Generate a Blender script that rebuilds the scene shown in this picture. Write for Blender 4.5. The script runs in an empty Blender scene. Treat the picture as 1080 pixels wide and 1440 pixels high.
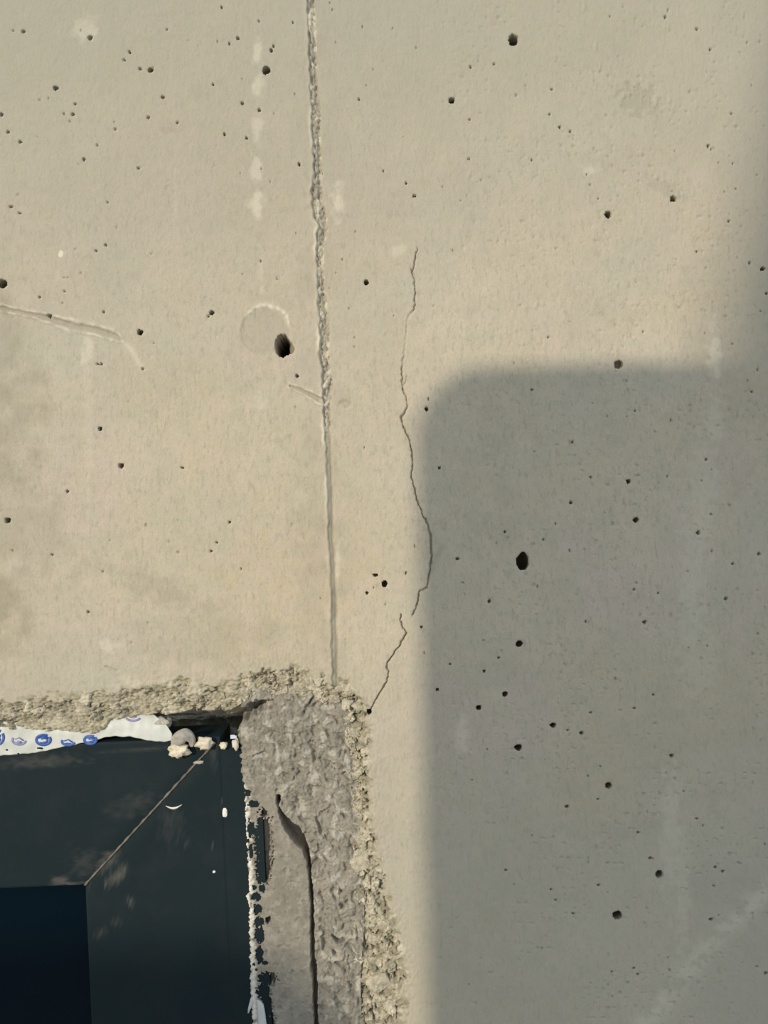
import bpy, bmesh, math
import numpy as np
from mathutils import Matrix, Vector

# ------------------------------------------------------------------ scale and camera
S = 0.0005                 # one unit of the wall survey = half a millimetre
TH = math.radians(2.6)     # the camera is held slightly rolled
CT, ST = math.cos(TH), math.sin(TH)
ZC = 2.10                  # height of the lens above the ground
FOC = 1150.0               # distance lens to wall in survey units
D = FOC * S
scene = bpy.context.scene
COL = scene.collection

cam_d = bpy.data.cameras.new('camera')
cam = bpy.data.objects.new('camera', cam_d)
COL.objects.link(cam)
cam_d.sensor_fit = 'HORIZONTAL'
cam_d.sensor_width = 36.0
cam_d.lens = 36.0 * FOC / 1080.0
cam_d.clip_start = 0.01
cam.matrix_world = Matrix(((CT, ST, 0, 0), (0, 0, -1, -D), (-ST, CT, 0, ZC), (0, 0, 0, 1)))
scene.camera = cam

# ------------------------------------------------------------------ sky, sun, exposure
world = bpy.data.worlds.new('sky'); scene.world = world
world.use_nodes = True
bg = world.node_tree.nodes['Background']
bg.inputs[0].default_value = (0.84, 0.93, 1.0, 1)
bg.inputs[1].default_value = 0.81
SUN = Vector((-0.66, -1.0, 0.34))          # towards the sun: from the left, a little above, out of the wall
sun_d = bpy.data.lights.new('sun', 'SUN'); sun_d.energy = 2.65; sun_d.angle = math.radians(0.55)
sun_d.color = (1.0, 0.86, 0.66)
sun = bpy.data.objects.new('sun', sun_d); COL.objects.link(sun)
sun.rotation_euler = SUN.normalized().to_track_quat('Z', 'Y').to_euler()
sun.location = (-3, -5, 5)
scene.view_settings.view_transform = 'Standard'
scene.view_settings.look = 'None'
scene.view_settings.exposure = 0.0
scene.view_settings.gamma = 1.0
scene.view_settings.use_curve_mapping = False

# ------------------------------------------------------------------ helpers
def W(px, py, h=0.0):
    """survey point (1080 x 1440 sheet) at height h out of the wall -> world"""
    k = 1.0 - h / FOC
    u, v = (px - 540.0) * k, (720.0 - py) * k
    return Vector(((u * CT + v * ST) * S, -h * S, (-u * ST + v * CT) * S + ZC))

def Wn(px, py, h):
    k = 1.0 - h / FOC
    u, v = (px - 540.0) * k, (720.0 - py) * k
    return np.stack([(u * CT + v * ST) * S, -h * S, (-u * ST + v * CT) * S + ZC], -1)

rs = np.random.RandomState(7)
PERM = rs.permutation(4096)
GR = rs.rand(4096) * 2 * np.pi
GX, GY = np.cos(GR), np.sin(GR)
RND = rs.rand(4096)

def hsh(i, j, s):
    return PERM[(PERM[(PERM[(i + s * 131) & 4095] + j) & 4095] + s * 17) & 4095]

def noise(x, y, s=0):
    xi = np.floor(x).astype(np.int64); yi = np.floor(y).astype(np.int64)
    fx = x - xi; fy = y - yi
    ux = fx * fx * fx * (fx * (fx * 6 - 15) + 10); uy = fy * fy * fy * (fy * (fy * 6 - 15) + 10)
    def g(i, j, dx, dy):
        k = hsh(i, j, s); return GX[k] * dx + GY[k] * dy
    a = g(xi, yi, fx, fy); b = g(xi + 1, yi, fx - 1, fy)
    c = g(xi, yi + 1, fx, fy - 1); d = g(xi + 1, yi + 1, fx - 1, fy - 1)
    return 1.5 * ((a * (1 - ux) + b * ux) * (1 - uy) + (c * (1 - ux) + d * ux) * uy)

def fbm(x, y, s=0, o=4):
    r = 0; a = 1.0
    for k in range(o):
        r = r + a * noise(x * 2 ** k, y * 2 ** k, s + k); a *= 0.5
    return r

def voronoi(x, y, s=0):
    xi = np.floor(x).astype(np.int64); yi = np.floor(y).astype(np.int64)
    f1 = np.full(x.shape, 9.0); f2 = np.full(x.shape, 9.0); cid = np.zeros(x.shape, np.int64)
    for a in (-1, 0, 1):
        for b in (-1, 0, 1):
            k = hsh(xi + a, yi + b, s)
            d = np.hypot(xi + a + RND[k] - x, yi + b + RND[(k * 7 + 3) & 4095] - y)
            near = d < f1
            f2 = np.where(near, f1, np.minimum(f2, d)); cid = np.where(near, k, cid); f1 = np.where(near, d, f1)
    return f1, f2, RND[(cid * 3 + 1) & 4095]

def sstep(a, b, x):
    t = np.clip((x - a) / (b - a), 0, 1); return t * t * (3 - 2 * t)

def line_dist(x, y, pts, pad=60):
    """distance to a polyline whose points may carry a third value (half width); returns distance, width, side, along"""
    pts = np.array(pts, float)
    dist = np.full(x.shape, 1e4); wid = np.ones(x.shape); side = np.ones(x.shape); alo = np.zeros(x.shape)
    m = (x > pts[:, 0].min() - pad) & (x < pts[:, 0].max() + pad) & (y > pts[:, 1].min() - pad) & (y < pts[:, 1].max() + pad)
    X, Y = x[m], y[m]
    d0 = np.full(X.shape, 1e4); w0 = np.ones(X.shape); s0 = np.ones(X.shape); l0 = np.zeros(X.shape)
    acc = 0.0
    for a, b in zip(pts[:-1], pts[1:]):
        vx, vy = b[0] - a[0], b[1] - a[1]; L = math.hypot(vx, vy) + 1e-9
        t = np.clip(((X - a[0]) * vx + (Y - a[1]) * vy) / (L * L), 0, 1)
        d = np.hypot(X - a[0] - t * vx, Y - a[1] - t * vy)
        n = d < d0
        d0 = np.where(n, d, d0)
        s0 = np.where(n, np.sign((X - a[0]) * vy - (Y - a[1]) * vx), s0)
        l0 = np.where(n, acc + t * L, l0)
        if pts.shape[1] > 2: w0 = np.where(n, a[2] + t * (b[2] - a[2]), w0)
        acc += L
    dist[m] = d0; wid[m] = w0; side[m] = s0; alo[m] = l0
    return dist, wid, side, alo

def poly_sd(x, y, pts):
    """signed distance to a polygon, positive outside"""
    pts = np.array(pts, float); d = np.full(x.shape, 1e9); ins = np.zeros(x.shape, bool)
    for a, b in zip(pts, np.roll(pts, -1, 0)):
        vx, vy = b - a
        t = np.clip(((x - a[0]) * vx + (y - a[1]) * vy) / (vx * vx + vy * vy), 0, 1)
        d = np.minimum(d, np.hypot(x - a[0] - t * vx, y - a[1] - t * vy))
        c = (a[1] > y) != (b[1] > y)
        ins ^= c & (x < (b[0] - a[0]) * (y - a[1]) / ((b[1] - a[1]) if b[1] != a[1] else 1e-9) + a[0])
    return np.where(ins, -d, d)

def grid_mesh(name, P, mat, parent=None, attrs=None, smooth=True, keep=None, back=None):
    """P (rows, cols, 3) -> one mesh object; back: thickness in m, closes it into a slab"""
    r, c = P.shape[:2]
    idx = np.arange(r * c).reshape(r, c)
    q = np.stack([idx[:-1, :-1], idx[1:, :-1], idx[1:, 1:], idx[:-1, 1:]], -1).reshape(-1, 4)
    V = P.reshape(-1, 3)
    if keep is not None:
        kk = keep.reshape(-1); q = q[kk[q].all(1)]
    if back is not None:
        n = len(V); V = np.concatenate([V, V + np.array([0, back, 0])])
        e = np.concatenate([q[:, [0, 1]], q[:, [1, 2]], q[:, [2, 3]], q[:, [3, 0]]])
        key = np.sort(e, 1); u, inv, cnt = np.unique(key[:, 0].astype(np.int64) * (2 * n) + key[:, 1], return_inverse=True, return_counts=True)
        bd = e[cnt[inv] == 1]
        q = np.concatenate([q, q[:, ::-1] + n, np.stack([bd[:, 1], bd[:, 0], bd[:, 0] + n, bd[:, 1] + n], -1)])
    used = np.zeros(len(V), bool); used[q.reshape(-1)] = True
    mp = np.cumsum(used) - 1
    q = mp[q]; Vu = V[used]
    me = bpy.data.meshes.new(name)
    me.vertices.add(len(Vu)); me.vertices.foreach_set('co', Vu.astype(np.float32).reshape(-1))
    me.loops.add(q.size); me.loops.foreach_set('vertex_index', q.reshape(-1).astype(np.int32))
    me.polygons.add(len(q)); me.polygons.foreach_set('loop_start', (np.arange(len(q)) * 4).astype(np.int32))
    me.update(calc_edges=True); me.validate()
    if smooth: me.polygons.foreach_set('use_smooth', np.ones(len(q), bool))
    for k, a in (attrs or {}).items():
        a = a.reshape(-1)
        if back is not None: a = np.concatenate([a, a])
        at = me.attributes.new(k, 'FLOAT', 'POINT'); at.data.foreach_set('value', a[used].astype(np.float32))
    me.materials.append(mat)
    return link(name, me, parent)

def link(name, me, parent=None):
    o = bpy.data.objects.new(name, me); COL.objects.link(o)
    if parent: o.parent = parent
    return o

def bm_obj(name, bm, mat, parent=None, smooth=True):
    me = bpy.data.meshes.new(name); bmesh.ops.recalc_face_normals(bm, faces=bm.faces); bm.to_mesh(me); bm.free()
    me.materials.append(mat)
    if smooth: me.polygons.foreach_set('use_smooth', [True] * len(me.polygons))
    return link(name, me, parent)

def tag(o, label, cat=None, group=None, kind=None):
    o['label'] = label
    if cat: o['category'] = cat
    if group: o['group'] = group
    if kind: o['kind'] = kind
    return o

def masked(fn, m):
    r = None
    out = fn(X[m], Y[m])
    single = not isinstance(out, tuple)
    if single: out = (out,)
    res = []
    for o in out:
        z = np.zeros(X.shape); z[m] = o; res.append(z)
    return res[0] if single else tuple(res)

# ------------------------------------------------------------------ materials
class NT:
    def __init__(self, name, rough=0.85, spec=0.3):
        self.m = bpy.data.materials.new(name); self.m.use_nodes = True
        self.t = self.m.node_tree; self.b = self.t.nodes['Principled BSDF']
        self.b.inputs['Roughness'].default_value = rough
        self.b.inputs['Specular IOR Level'].default_value = spec
        self.co = self.t.nodes.new('ShaderNodeTexCoord').outputs['Object']
    def n(self, typ): return self.t.nodes.new(typ)
    def lk(self, a, b): self.t.links.new(a, b)
    def noise(self, scale, detail=4, rough=0.55, stretch=None, off=(0, 0, 0)):
        v = self.co
        mp = self.n('ShaderNodeMapping'); mp.inputs['Location'].default_value = off
        mp.inputs['Scale'].default_value = stretch or (1, 1, 1); self.lk(v, mp.inputs[0]); v = mp.outputs[0]
        t = self.n('ShaderNodeTexNoise'); t.inputs['Scale'].default_value = scale
        t.inputs['Detail'].default_value = detail; t.inputs['Roughness'].default_value = rough
        self.lk(v, t.inputs['Vector']); return t.outputs['Fac']
    def rng(self, v, a, b, c=0.0, d=1.0):
        r = self.n('ShaderNodeMapRange'); self.lk(v, r.inputs[0])
        for i, x in enumerate((a, b, c, d)): r.inputs[i + 1].default_value = x
        return r.outputs[0]
    def attr(self, name):
        a = self.n('ShaderNodeAttribute'); a.attribute_name = name; return a.outputs['Fac']
    def mul(self, a, b, op='MULTIPLY'):
        m = self.n('ShaderNodeMath'); m.operation = op
        for i, x in enumerate((a, b)):
            if isinstance(x, (int, float)): m.inputs[i].default_value = x
            else: self.lk(x, m.inputs[i])
        return m.outputs[0]
    def mix(self, f, a, b, blend='MIX'):
        m = self.n('ShaderNodeMix'); m.data_type = 'RGBA'; m.blend_type = blend
        for i, x in ((0, f), (6, a), (7, b)):
            if isinstance(x, (int, float)): m.inputs[i].default_value = x
            elif isinstance(x, tuple): m.inputs[i].default_value = (*x, 1)
            else: self.lk(x, m.inputs[i])
        return m.outputs[2]
    def bump(self, h, strength, dist):
        b = self.n('ShaderNodeBump'); b.inputs['Strength'].default_value = strength; b.inputs['Distance'].default_value = dist
        self.lk(h, b.inputs['Height']); self.lk(b.outputs[0], self.b.inputs['Normal'])
    def out(self, c):
        if isinstance(c, tuple): self.b.inputs['Base Color'].default_value = (*c, 1)
        else: self.lk(c, self.b.inputs['Base Color'])
        return self.m

def concrete_mat():
    t = NT('cast_concrete', 0.88, 0.25)
    c = t.mix(t.rng(t.noise(9, 6, 0.6), 0.35, 0.65), (0.47, 0.43, 0.33), (0.56, 0.50, 0.39))
    c = t.mix(t.rng(t.noise(7, 4, off=(3, 1, 5)), 0.48, 0.72, 0, 0.8), c, (0.455, 0.465, 0.385))       # greenish grey
    c = t.mix(t.rng(t.noise(11, 5, off=(9, 4, 2)), 0.5, 0.75, 0, 0.85), c, (0.54, 0.455, 0.395))         # pinkish
    c = t.mix(t.rng(t.noise(6, 5, off=(1, 7, 3)), 0.48, 0.68, 0, 0.7), c, (0.54, 0.455, 0.32))         # ochre
    c = t.mix(t.rng(t.noise(22, 6, 0.65, (2.4, 1, 0.55)), 0.5, 0.8, 0, 0.35), c, (0.38, 0.36, 0.29))   # vertical grime
    c = t.mix(t.rng(t.noise(90, 6, 0.72, (1.6, 1, 0.8)), 0.52, 0.78, 0, 0.6), c, (0.35, 0.33, 0.265))    # blotches
    c = t.mix(t.rng(t.noise(34, 6, 0.7, off=(6, 2, 8)), 0.5, 0.75, 0, 0.5), c, (0.42, 0.40, 0.325))
    c = t.mix(t.rng(t.noise(46, 6, 0.7, off=(2, 9, 1)), 0.52, 0.75, 0, 0.5), c, (0.58, 0.52, 0.43))
    c = t.mix(t.rng(t.noise(700, 3, 0.7), 0.56, 0.78, 0, 0.55), c, (0.30, 0.28, 0.22))                # grains
    c = t.mix(t.rng(t.noise(620, 3, 0.7, off=(4, 4, 4)), 0.58, 0.78, 0, 0.5), c, (0.74, 0.69, 0.58))
    c = t.mix(t.rng(t.noise(75, 5, 0.65, off=(7, 3, 3)), 0.47, 0.62, 0, 0.45), c, (0.57, 0.48, 0.41))
    c = t.mix(t.rng(t.noise(85, 5, 0.65, off=(3, 8, 6)), 0.48, 0.64, 0, 0.42), c, (0.455, 0.45, 0.355))
    c = t.mix(t.rng(t.noise(240, 4, 0.7, (1.5, 1, 0.6)), 0.52, 0.66, 0, 0.55), c, (0.36, 0.33, 0.26))
    c = t.mix(t.attr('lens_falloff'), c, (0.375, 0.365, 0.305))  # painted lens falloff over the concrete colour
    rc = t.mix(t.rng(t.noise(160, 5, 0.7), 0.35, 0.65), (0.36, 0.33, 0.235), (0.64, 0.59, 0.47))
    rc = t.mix(t.rng(t.noise(420, 3, 0.6, off=(2, 2, 2)), 0.5, 0.68, 0, 0.8), rc, (0.20, 0.18, 0.12))
    c = t.mix(t.attr('rough'), c, rc)
    c = t.mix(t.attr('stain'), c, (0.27, 0.25, 0.18))
    c = t.mix(t.attr('grey'), c, (0.35, 0.325, 0.26))
    c = t.mix(t.attr('lime'), c, (0.72, 0.68, 0.56))
    h = t.noise(330, 7, 0.72, (1.25, 1, 0.75))
    t.bump(h, 0.55, 0.0013)
    return t.out(c)

def mortar_mat():
    t = NT('trowelled_mortar', 0.9, 0.2)
    c = t.mix(t.rng(t.noise(30, 5), 0.35, 0.65), (0.235, 0.22, 0.185), (0.285, 0.262, 0.22))
    c = t.mix(t.rng(t.noise(70, 5, off=(4, 1, 2)), 0.5, 0.75, 0, 0.7), c, (0.36, 0.33, 0.285))
    c = t.mix(t.rng(t.noise(55, 5, off=(1, 5, 2)), 0.55, 0.75, 0, 0.6), c, (0.21, 0.21, 0.178))
    c = t.mix(t.rng(t.noise(650, 3, 0.7), 0.58, 0.8, 0, 0.4), c, (0.15, 0.14, 0.11))
    c = t.mix(t.rng(t.noise(200, 5, 0.7, off=(8, 2, 2)), 0.5, 0.68, 0, 0.6), c, (0.15, 0.14, 0.115))
    c = t.mix(t.rng(t.noise(170, 5, 0.7, off=(2, 8, 5)), 0.5, 0.68, 0, 0.55), c, (0.42, 0.39, 0.34))
    c = t.mix(t.attr('lime'), c, (0.68, 0.655, 0.58))
    t.bump(t.noise(450, 6, 0.65), 0.4, 0.0008)
    return t.out(c)

def frame_mat():
    t = NT('anthracite_powder_coat', 0.6, 0.14)
    c = t.mix(t.rng(t.noise(14, 4), 0.35, 0.65), (0.008, 0.0180, 0.0235), (0.012, 0.0220, 0.0265))
    c = t.mix(t.rng(t.noise(35, 6, 0.65), 0.5, 0.8, 0, 0.3), c, (0.035, 0.036, 0.034))
    c = t.mix(t.mul(t.attr('dust'), t.rng(t.noise(120, 5, 0.65), 0.3, 0.7, 0.35, 1.0)), c, (0.15, 0.145, 0.13))
    c = t.mix(t.rng(t.noise(380, 3, 0.6), 0.72, 0.78, 0, 0.2), c, (0.2, 0.19, 0.17))
    t.bump(t.noise(900, 3, 0.6), 0.12, 0.0004)
    return t.out(c)

def simple_mat(name, c1, c2, scale, rough=0.7, spec=0.3, bump=0.2, bs=400, bd=0.0006):
    t = NT(name, rough, spec)
    t.bump(t.noise(bs, 4, 0.6), bump, bd)
    return t.out(t.mix(t.rng(t.noise(scale, 5, 0.6), 0.35, 0.65), c1, c2))

M_CON = concrete_mat(); M_MOR = mortar_mat(); M_FRA = frame_mat()
M_GLASS = simple_mat('dark_tinted_glass', (0.0003, 0.0060, 0.0130), (0.0004, 0.0066, 0.0140), 6, 0.06, 0.12, 0.0)
M_STONE = simple_mat('broken_aggregate', (0.36, 0.33, 0.25), (0.56, 0.51, 0.41), 2.2, 0.85, 0.25, 0.6, 5, 0.0012)
M_FILM = simple_mat('white_protective_film', (0.54, 0.57, 0.54), (0.66, 0.68, 0.65), 60, 0.5, 0.35, 0.15, 90, 0.001)
M_BLUE = simple_mat('blue_print', (0.035, 0.11, 0.42), (0.10, 0.17, 0.50), 220, 0.6, 0.3, 0.0)
M_VIOLET = simple_mat('faded_violet_print', (0.20, 0.20, 0.45), (0.32, 0.33, 0.52), 260, 0.6, 0.3, 0.0)
M_FOAM = simple_mat('aged_foam', (0.55, 0.48, 0.35), (0.78, 0.72, 0.60), 130, 0.9, 0.15, 0.6, 300, 0.001)
M_FOAMG = simple_mat('greyed_foam', (0.33, 0.315, 0.28), (0.50, 0.475, 0.43), 130, 0.9, 0.15, 0.6, 300, 0.001)
M_WHITE = simple_mat('white_paint', (0.72, 0.70, 0.64), (0.85, 0.83, 0.78), 200, 0.6, 0.3, 0.1)
M_JOINT = simple_mat('dusty_joint_filler', (0.13, 0.12, 0.10), (0.22, 0.205, 0.175), 90, 0.9, 0.2, 0.3)
M_SHIM = simple_mat('pale_plastic', (0.50, 0.53, 0.54), (0.60, 0.62, 0.62), 80, 0.45, 0.4, 0.1)
M_GROUND = simple_mat('dusty_ground', (0.26, 0.245, 0.21), (0.36, 0.34, 0.29), 3, 0.95, 0.2, 0.3, 30, 0.01)
M_TUBE = simple_mat('galvanised_tube', (0.35, 0.36, 0.37), (0.48, 0.49, 0.50), 20, 0.45, 0.5, 0.1)
M_PANEL = simple_mat('blue_grey_panel', (0.20, 0.24, 0.28), (0.26, 0.30, 0.34), 6, 0.6, 0.3, 0.1)
M_WOOD = simple_mat('shadow_plank_timber', (0.26, 0.19, 0.12), (0.36, 0.28, 0.19), 14, 0.85, 0.2, 0.4)

# ------------------------------------------------------------------ the wall
IN = [(-1500, 1094), (-300, 1040), (0, 1026), (50, 1029), (90, 1032), (128, 1034), (146, 1027), (152, 1015), (190, 1008), (240, 1004),
      (300, 1001), (322, 1002), (345, 990), (380, 978), (420, 980), (455, 988), (478, 1008), (489, 1050), (492, 1100), (498, 1200),
      (499, 1300), (493, 1380), (495, 1440), (545, 2600), (-1430, 2690)]
OUT = [(-1560, 1052), (-300, 1003), (0, 985), (60, 980), (100, 972), (150, 974), (200, 963), (260, 957), (300, 961), (340, 951), (375, 938),
       (410, 936), (445, 947), (480, 958), (512, 985), (521, 1010), (521, 1100), (525, 1170), (535, 1200), (541, 1240), (555, 1300),
       (571, 1350), (571, 1400), (568, 1440), (620, 2680), (-1500, 2760)]
SEAM = [(430, -400, 6), (437, 0, 6), (440, 60, 6), (441, 110, 6), (445, 170, 7), (447, 230, 6), (446, 285, 9), (454, 318, 8), (450, 345, 6), (451, 400, 5),
        (456, 450, 8), (457, 500, 7), (461, 540, 8), (460, 575, 6), (463, 640, 5), (465, 700, 5), (466, 760, 4.5), (469, 800, 4.5),
        (470, 860, 5), (471, 905, 6), (472, 968, 5)]
CRACK = [(587, 348), (584, 366), (580, 382), (583, 392), (584, 410), (583, 420), (585, 427), (579, 440), (574, 446), (572, 460), (571, 475),
         (569, 490), (566, 510), (565, 535), (567, 548), (572, 560), (573, 572), (568, 582), (564, 588), (567, 600), (575, 615), (579, 632), (580, 650),
         (579, 670), (583, 688), (587, 705), (595, 725), (601, 735), (605, 750), (607, 780), (606, 790), (603, 815), (601, 826), (590, 832), (587, 850), (580, 866)]
CRACK2 = [(564, 864), (563, 872), (567, 883), (572, 890), (563, 907), (551, 923), (544, 934), (546, 946), (545, 956), (538, 970), (528, 985), (522, 997), (514, 1008)]
CRACK3 = [(573, 528), (569, 540), (567, 548)]
RIDGE_A = [(-60, 428, 3), (0, 433, 3), (40, 441, 3), (70, 448, 4), (105, 459, 6), (135, 464, 5), (163, 473, 5), (172, 480, 2)]
RIDGE_B = [(408, 543, 2), (425, 550, 3), (442, 558, 3.5), (457, 566, 4)]
HOLES = '''722,56,6,8 375,100,5.2,5.2 635,141,4,4 212,99,4,3 78,124,3.5,3 341,146,2 365,156,2.2 583,275,2.2 855,302,4.2,4.5 947,280,4.2,4 515,397,3.2 3,399,6.5,6
298,440,3.2,2.8 197,467,4,3.6 600,575,2.6 141,603,3 171,655,3.3 11,732,4,3.4 418,529,2 884,677,3 895,731,3.6 803,707,2.1 735,789,8,12 541,821,3.8 528,809,3.6,1.8
516,834,2.4,1.8 730,905,4.6,4.4 710,976,3.6 673,995,3.6 615,970,2.2 729,1051,4.6 818,1031,2.5 778,1020,3.6 856,1105,4.2,4.4 798,1135,2.5 945,1063,2.6
927,1229,5.2 868,1287,6.2,6 1000,1293,2.2 907,875,2.5 688,846,2.1 593,882,1.8 643,786,2 33,44,3,2.4 127,53,3,3.4 197,97,2 2,161,2.6 11,185,2 28,199,2 103,161,2.2
106,147,1.7 90,160,1.6 162,182,2 209,165,2.2 250,173,1.7 316,189,1.8 347,195,1.8 382,72,2.2 385,66,1.6 335,55,2.2 323,62,1.7 312,11,1.7 229,137,2,2.6 421,232,1.9
195,237,1.7 118,224,2.2 16,291,2.8,2 28,300,1.8 149,345,1.7 136,353,1.7 137,204,1.6 174,84,1.6 182,73,1.8 776,126,1.7 773,161,1.6 787,179,1.7 802,185,1.7 661,168,1.6
660,223,1.6 662,94,1.7 695,90,1.7 936,24,2 980,41,2 999,70,1.7 1029,160,1.6 996,206,2.1 1025,311,2.1 1054,370,1.8 1073,378,3.2,2.6 1078,413,2 980,354,1.6 748,225,1.6
571,257,1.6 539,240,1.5 505,140,1.5 798,1027,1.6 980,1151,1.6 897,1171,1.6 914,1207,2 1016,1225,2.1 1005,1219,2 842,1245,1.7 806,1285,1.6 781,1266,1.5 775,1251,1.5
841,1124,1.5 711,1224,1.7 701,925,1.7 681,944,1.8,2.4 919,977,1.6 892,996,1.6 831,1002,1.6 771,474,1.5 748,548,1.5 893,578,1.5 805,622,1.5 831,671,1.5 618,658,1.7
1057,551,1.7 993,646,1.8 982,749,2.4,3 764,759,1.5 710,748,1.8 892,829,1.6 926,834,1.5 1021,842,2.2 1067,779,2 1030,793,1.7 633,934,1.5 95,691,2.6,1.8 323,734,2
305,763,1.7 297,775,1.7 124,861,1.8 73,780,1.8 18,774,1.6 145,804,1.5 70,444,2.6 293,445,1.7 201,519,1.7 91,410,1.5 56,418,1.7 146,439,1.6 256,658,1.8 137,512,1.7 143,512,1.7
1077,1369,2.2 897,1370,1.7 891,1361,1.6 300,120,1.6 860,1366,1.5 519,1001,3,4'''
HOLES = [tuple(float(v) for v in h.split(',')) for h in HOLES.split()]
HOLES = [h if len(h) == 4 else (h[0], h[1], h[2], h[2]) for h in HOLES]

def axis(spec):
    out = []
    for a, b, st in spec:
        n = max(1, int(round((b - a) / st))); out += list(a + (b - a) * np.arange(n) / n)
    return np.array(out + [spec[-1][1]])

# the survey grid follows the true vertical and horizontal of the wall (units from the lens axis)
ax = axis([(-4000, -1400, 130), (-1400, -800, 25), (-800, -580, 8), (-580, -215, 1.65), (-215, 90, 1.0), (90, 580, 1.65), (580, 800, 8), (800, 1400, 25), (1400, 4000, 130)])
az = axis([(-3000, -1300, 130), (-1300, -900, 25), (-900, -760, 8), (-760, 190, 1.65), (190, 760, 1.1), (760, 900, 8), (900, 2000, 25), (2000, 4200, 130)])   # downwards
AX, AZ = np.meshgrid(ax, az)
X = 540 + AX * CT + AZ * ST            # position on the 1080 x 1440 sheet
Y = 720 - (AX * ST - AZ * CT)
GXY = np.gradient(ax)[None, :] * np.ones_like(AZ)

h = 1.6 * fbm(X / 260, Y / 260, 1, 3) + 0.35 * fbm(X / 45, Y / 60, 5, 3) + 0.10 * fbm(X / 9, Y / 14, 9, 2)
coarse = sstep(560, 740, X + 40 * noise(X / 90, Y / 90, 31)) * 0.8 + 0.2
pit = np.clip(noise(X / 5.5, Y / 7, 40) - 0.44, 0, 1) * sstep(0.0, 0.5, fbm(X / 70, Y / 90, 41, 2) + 0.15)
h -= 5.0 * pit * coarse
sc = np.clip(noise(X / 5, Y / 26, 44) - 0.45, 0, 1) * sstep(0.05, 0.5, fbm(X / 80, Y / 80, 45, 2))
h += 3.0 * sc * coarse
stain = np.zeros_like(X); lime = np.zeros_like(X); grey = np.zeros_like(X)

# formwork joint: the left lift stands a little proud, the joint is a torn groove with a lip
d, w, sd, al = line_dist(X, Y, SEAM, 220)
sx = d * sd        # positive to the right of the joint
wn = w * (1 + 0.35 * noise(X / 12, Y / 12, 50))
up = 1 - sstep(560, 660, Y)
inn = up * (1 - sstep(0.72, 1.0, d / wn)) + (1 - up) * (1 - sstep(0.35, 1.1, d / wn))
near = d < 200
step = np.where(near, 2.6 * (1 - sstep(-2, 3, sx)) * np.exp(-d / 90.0), 0)
h += step
f1, f2, cid = masked(lambda a, b: voronoi(a / 6.0, b / 9.0, 52), d < 14)
h -= inn * (2.6 + 0.5 * (1 - up))
h += inn * up * (3.4 * cid - 1.7 + 1.6 * noise(X / 3.0, Y / 3.5, 53) - 2.0 * (1 - sstep(0, 0.25, f2 - f1)))
lip = np.exp(-((sx + wn * 1.15) / 2.4) ** 2) * (0.6 + 0.8 * np.clip(noise(X / 20, Y / 30, 55) + 0.3, 0, 1))
h += np.where(near, 1.5 * lip * (0.6 + 0.4 * up), 0)
lime = np.maximum(lime, np.where(near, 0.55 * lip * sstep(-0.1, 0.4, noise(X / 30, Y / 45, 56)), 0))
grey = np.maximum(grey, inn * (0.5 - 0.3 * up + 0.45 * sstep(-0.2, 0.3, noise(X / 9, Y / 25, 57))))
grey = np.maximum(grey, np.where(near, 0.45 * np.exp(-np.abs(sx) / 18) * sstep(0.0, 0.5, fbm(X / 40, Y / 60, 58, 3) + 0.25), 0))
lime = np.maximum(lime, inn * up * 0.6 * sstep(0.62, 0.85, cid))

for R_, amp in ((RIDGE_A, 1.0), (RIDGE_B, 1.2)):
    d, w, sd, al = line_dist(X, Y, R_)
    dn = d / (w * (1 + 0.3 * noise(X / 14, Y / 14, 60)))
    g = 1 - sstep(0.5, 1.0, dn); rim = np.exp(-((dn - 1.35) / 0.42) ** 2)
    h += amp * (-2.2 * g + 1.9 * rim * (0.7 + 0.5 * noise(X / 8, Y / 8, 61)))
    lime = np.maximum(lime, rim * 0.55 * sstep(-0.4, 0.3, noise(X / 11, Y / 9, 62)))
    grey = np.maximum(grey, g * 0.45)
d, w, sd, al = line_dist(X, Y, [(172, 480), (184, 490), (192, 503), (200, 518)])
lime = np.maximum(lime, 0.4 * np.exp(-(d / 4) ** 2)); h += 0.8 * np.exp(-(d / 3) ** 2)

# shrinkage crack
for cr, hw, dp in ((CRACK, 1.05, 6), (CRACK2, 1.0, 6), (CRACK3, 0.9, 3)):
    d, w, sd, al = line_dist(X + 1.6 * noise(X / 6, Y / 6, 70), Y, cr)
    ww = hw * (1 + 0.5 * noise(al / 18, al * 0 + 3.3, 71)) + 0.3 * sstep(560, 700, Y) * (1 - sstep(800, 840, Y))
    dp = dp * (0.72 + 0.28 * sstep(540, 620, Y)) * (1 - 0.72 * sstep(432, 446, Y) * (1 - sstep(485, 530, Y)))
    h -= dp * (1 - sstep(0.55, 1.15, d / ww))
d, w, sd, al = line_dist(X, Y, [(608, 795), (614, 782), (622, 770)])
grey = np.maximum(grey, 0.5 * np.exp(-(d / 5) ** 2))

# filled tie cone beside the open hole: a faint disc with a limy rim
rr = np.hypot((X - 374) / 35, (Y - 466) / 35); ang = np.arctan2(Y - 466, X - 374)
rr = rr * (1 + 0.05 * noise(ang * 2 + 5, ang * 0, 75))
h += np.where(rr < 2, -0.9 * (1 - sstep(0.93, 1.03, rr)), 0)
arc = np.exp(-((rr - 1.0) / 0.09) ** 2) * sstep(-2.7, -2.2, ang) * (1 - sstep(-0.5, 0.0, ang))
lime = np.maximum(lime, arc * (0.65 + 0.5 * noise(X / 6, Y / 6, 76))); h += 1.6 * arc * (0.8 + 0.6 * noise(X / 5, Y / 5, 77))
grey = np.maximum(grey, 0.28 * (1 - sstep(0.9, 1.05, rr)))
grey = np.maximum(grey, 0.5 * np.exp(-((rr - 1.0) / 0.06) ** 2) * sstep(1.6, 2.4, np.abs(ang)))

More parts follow.
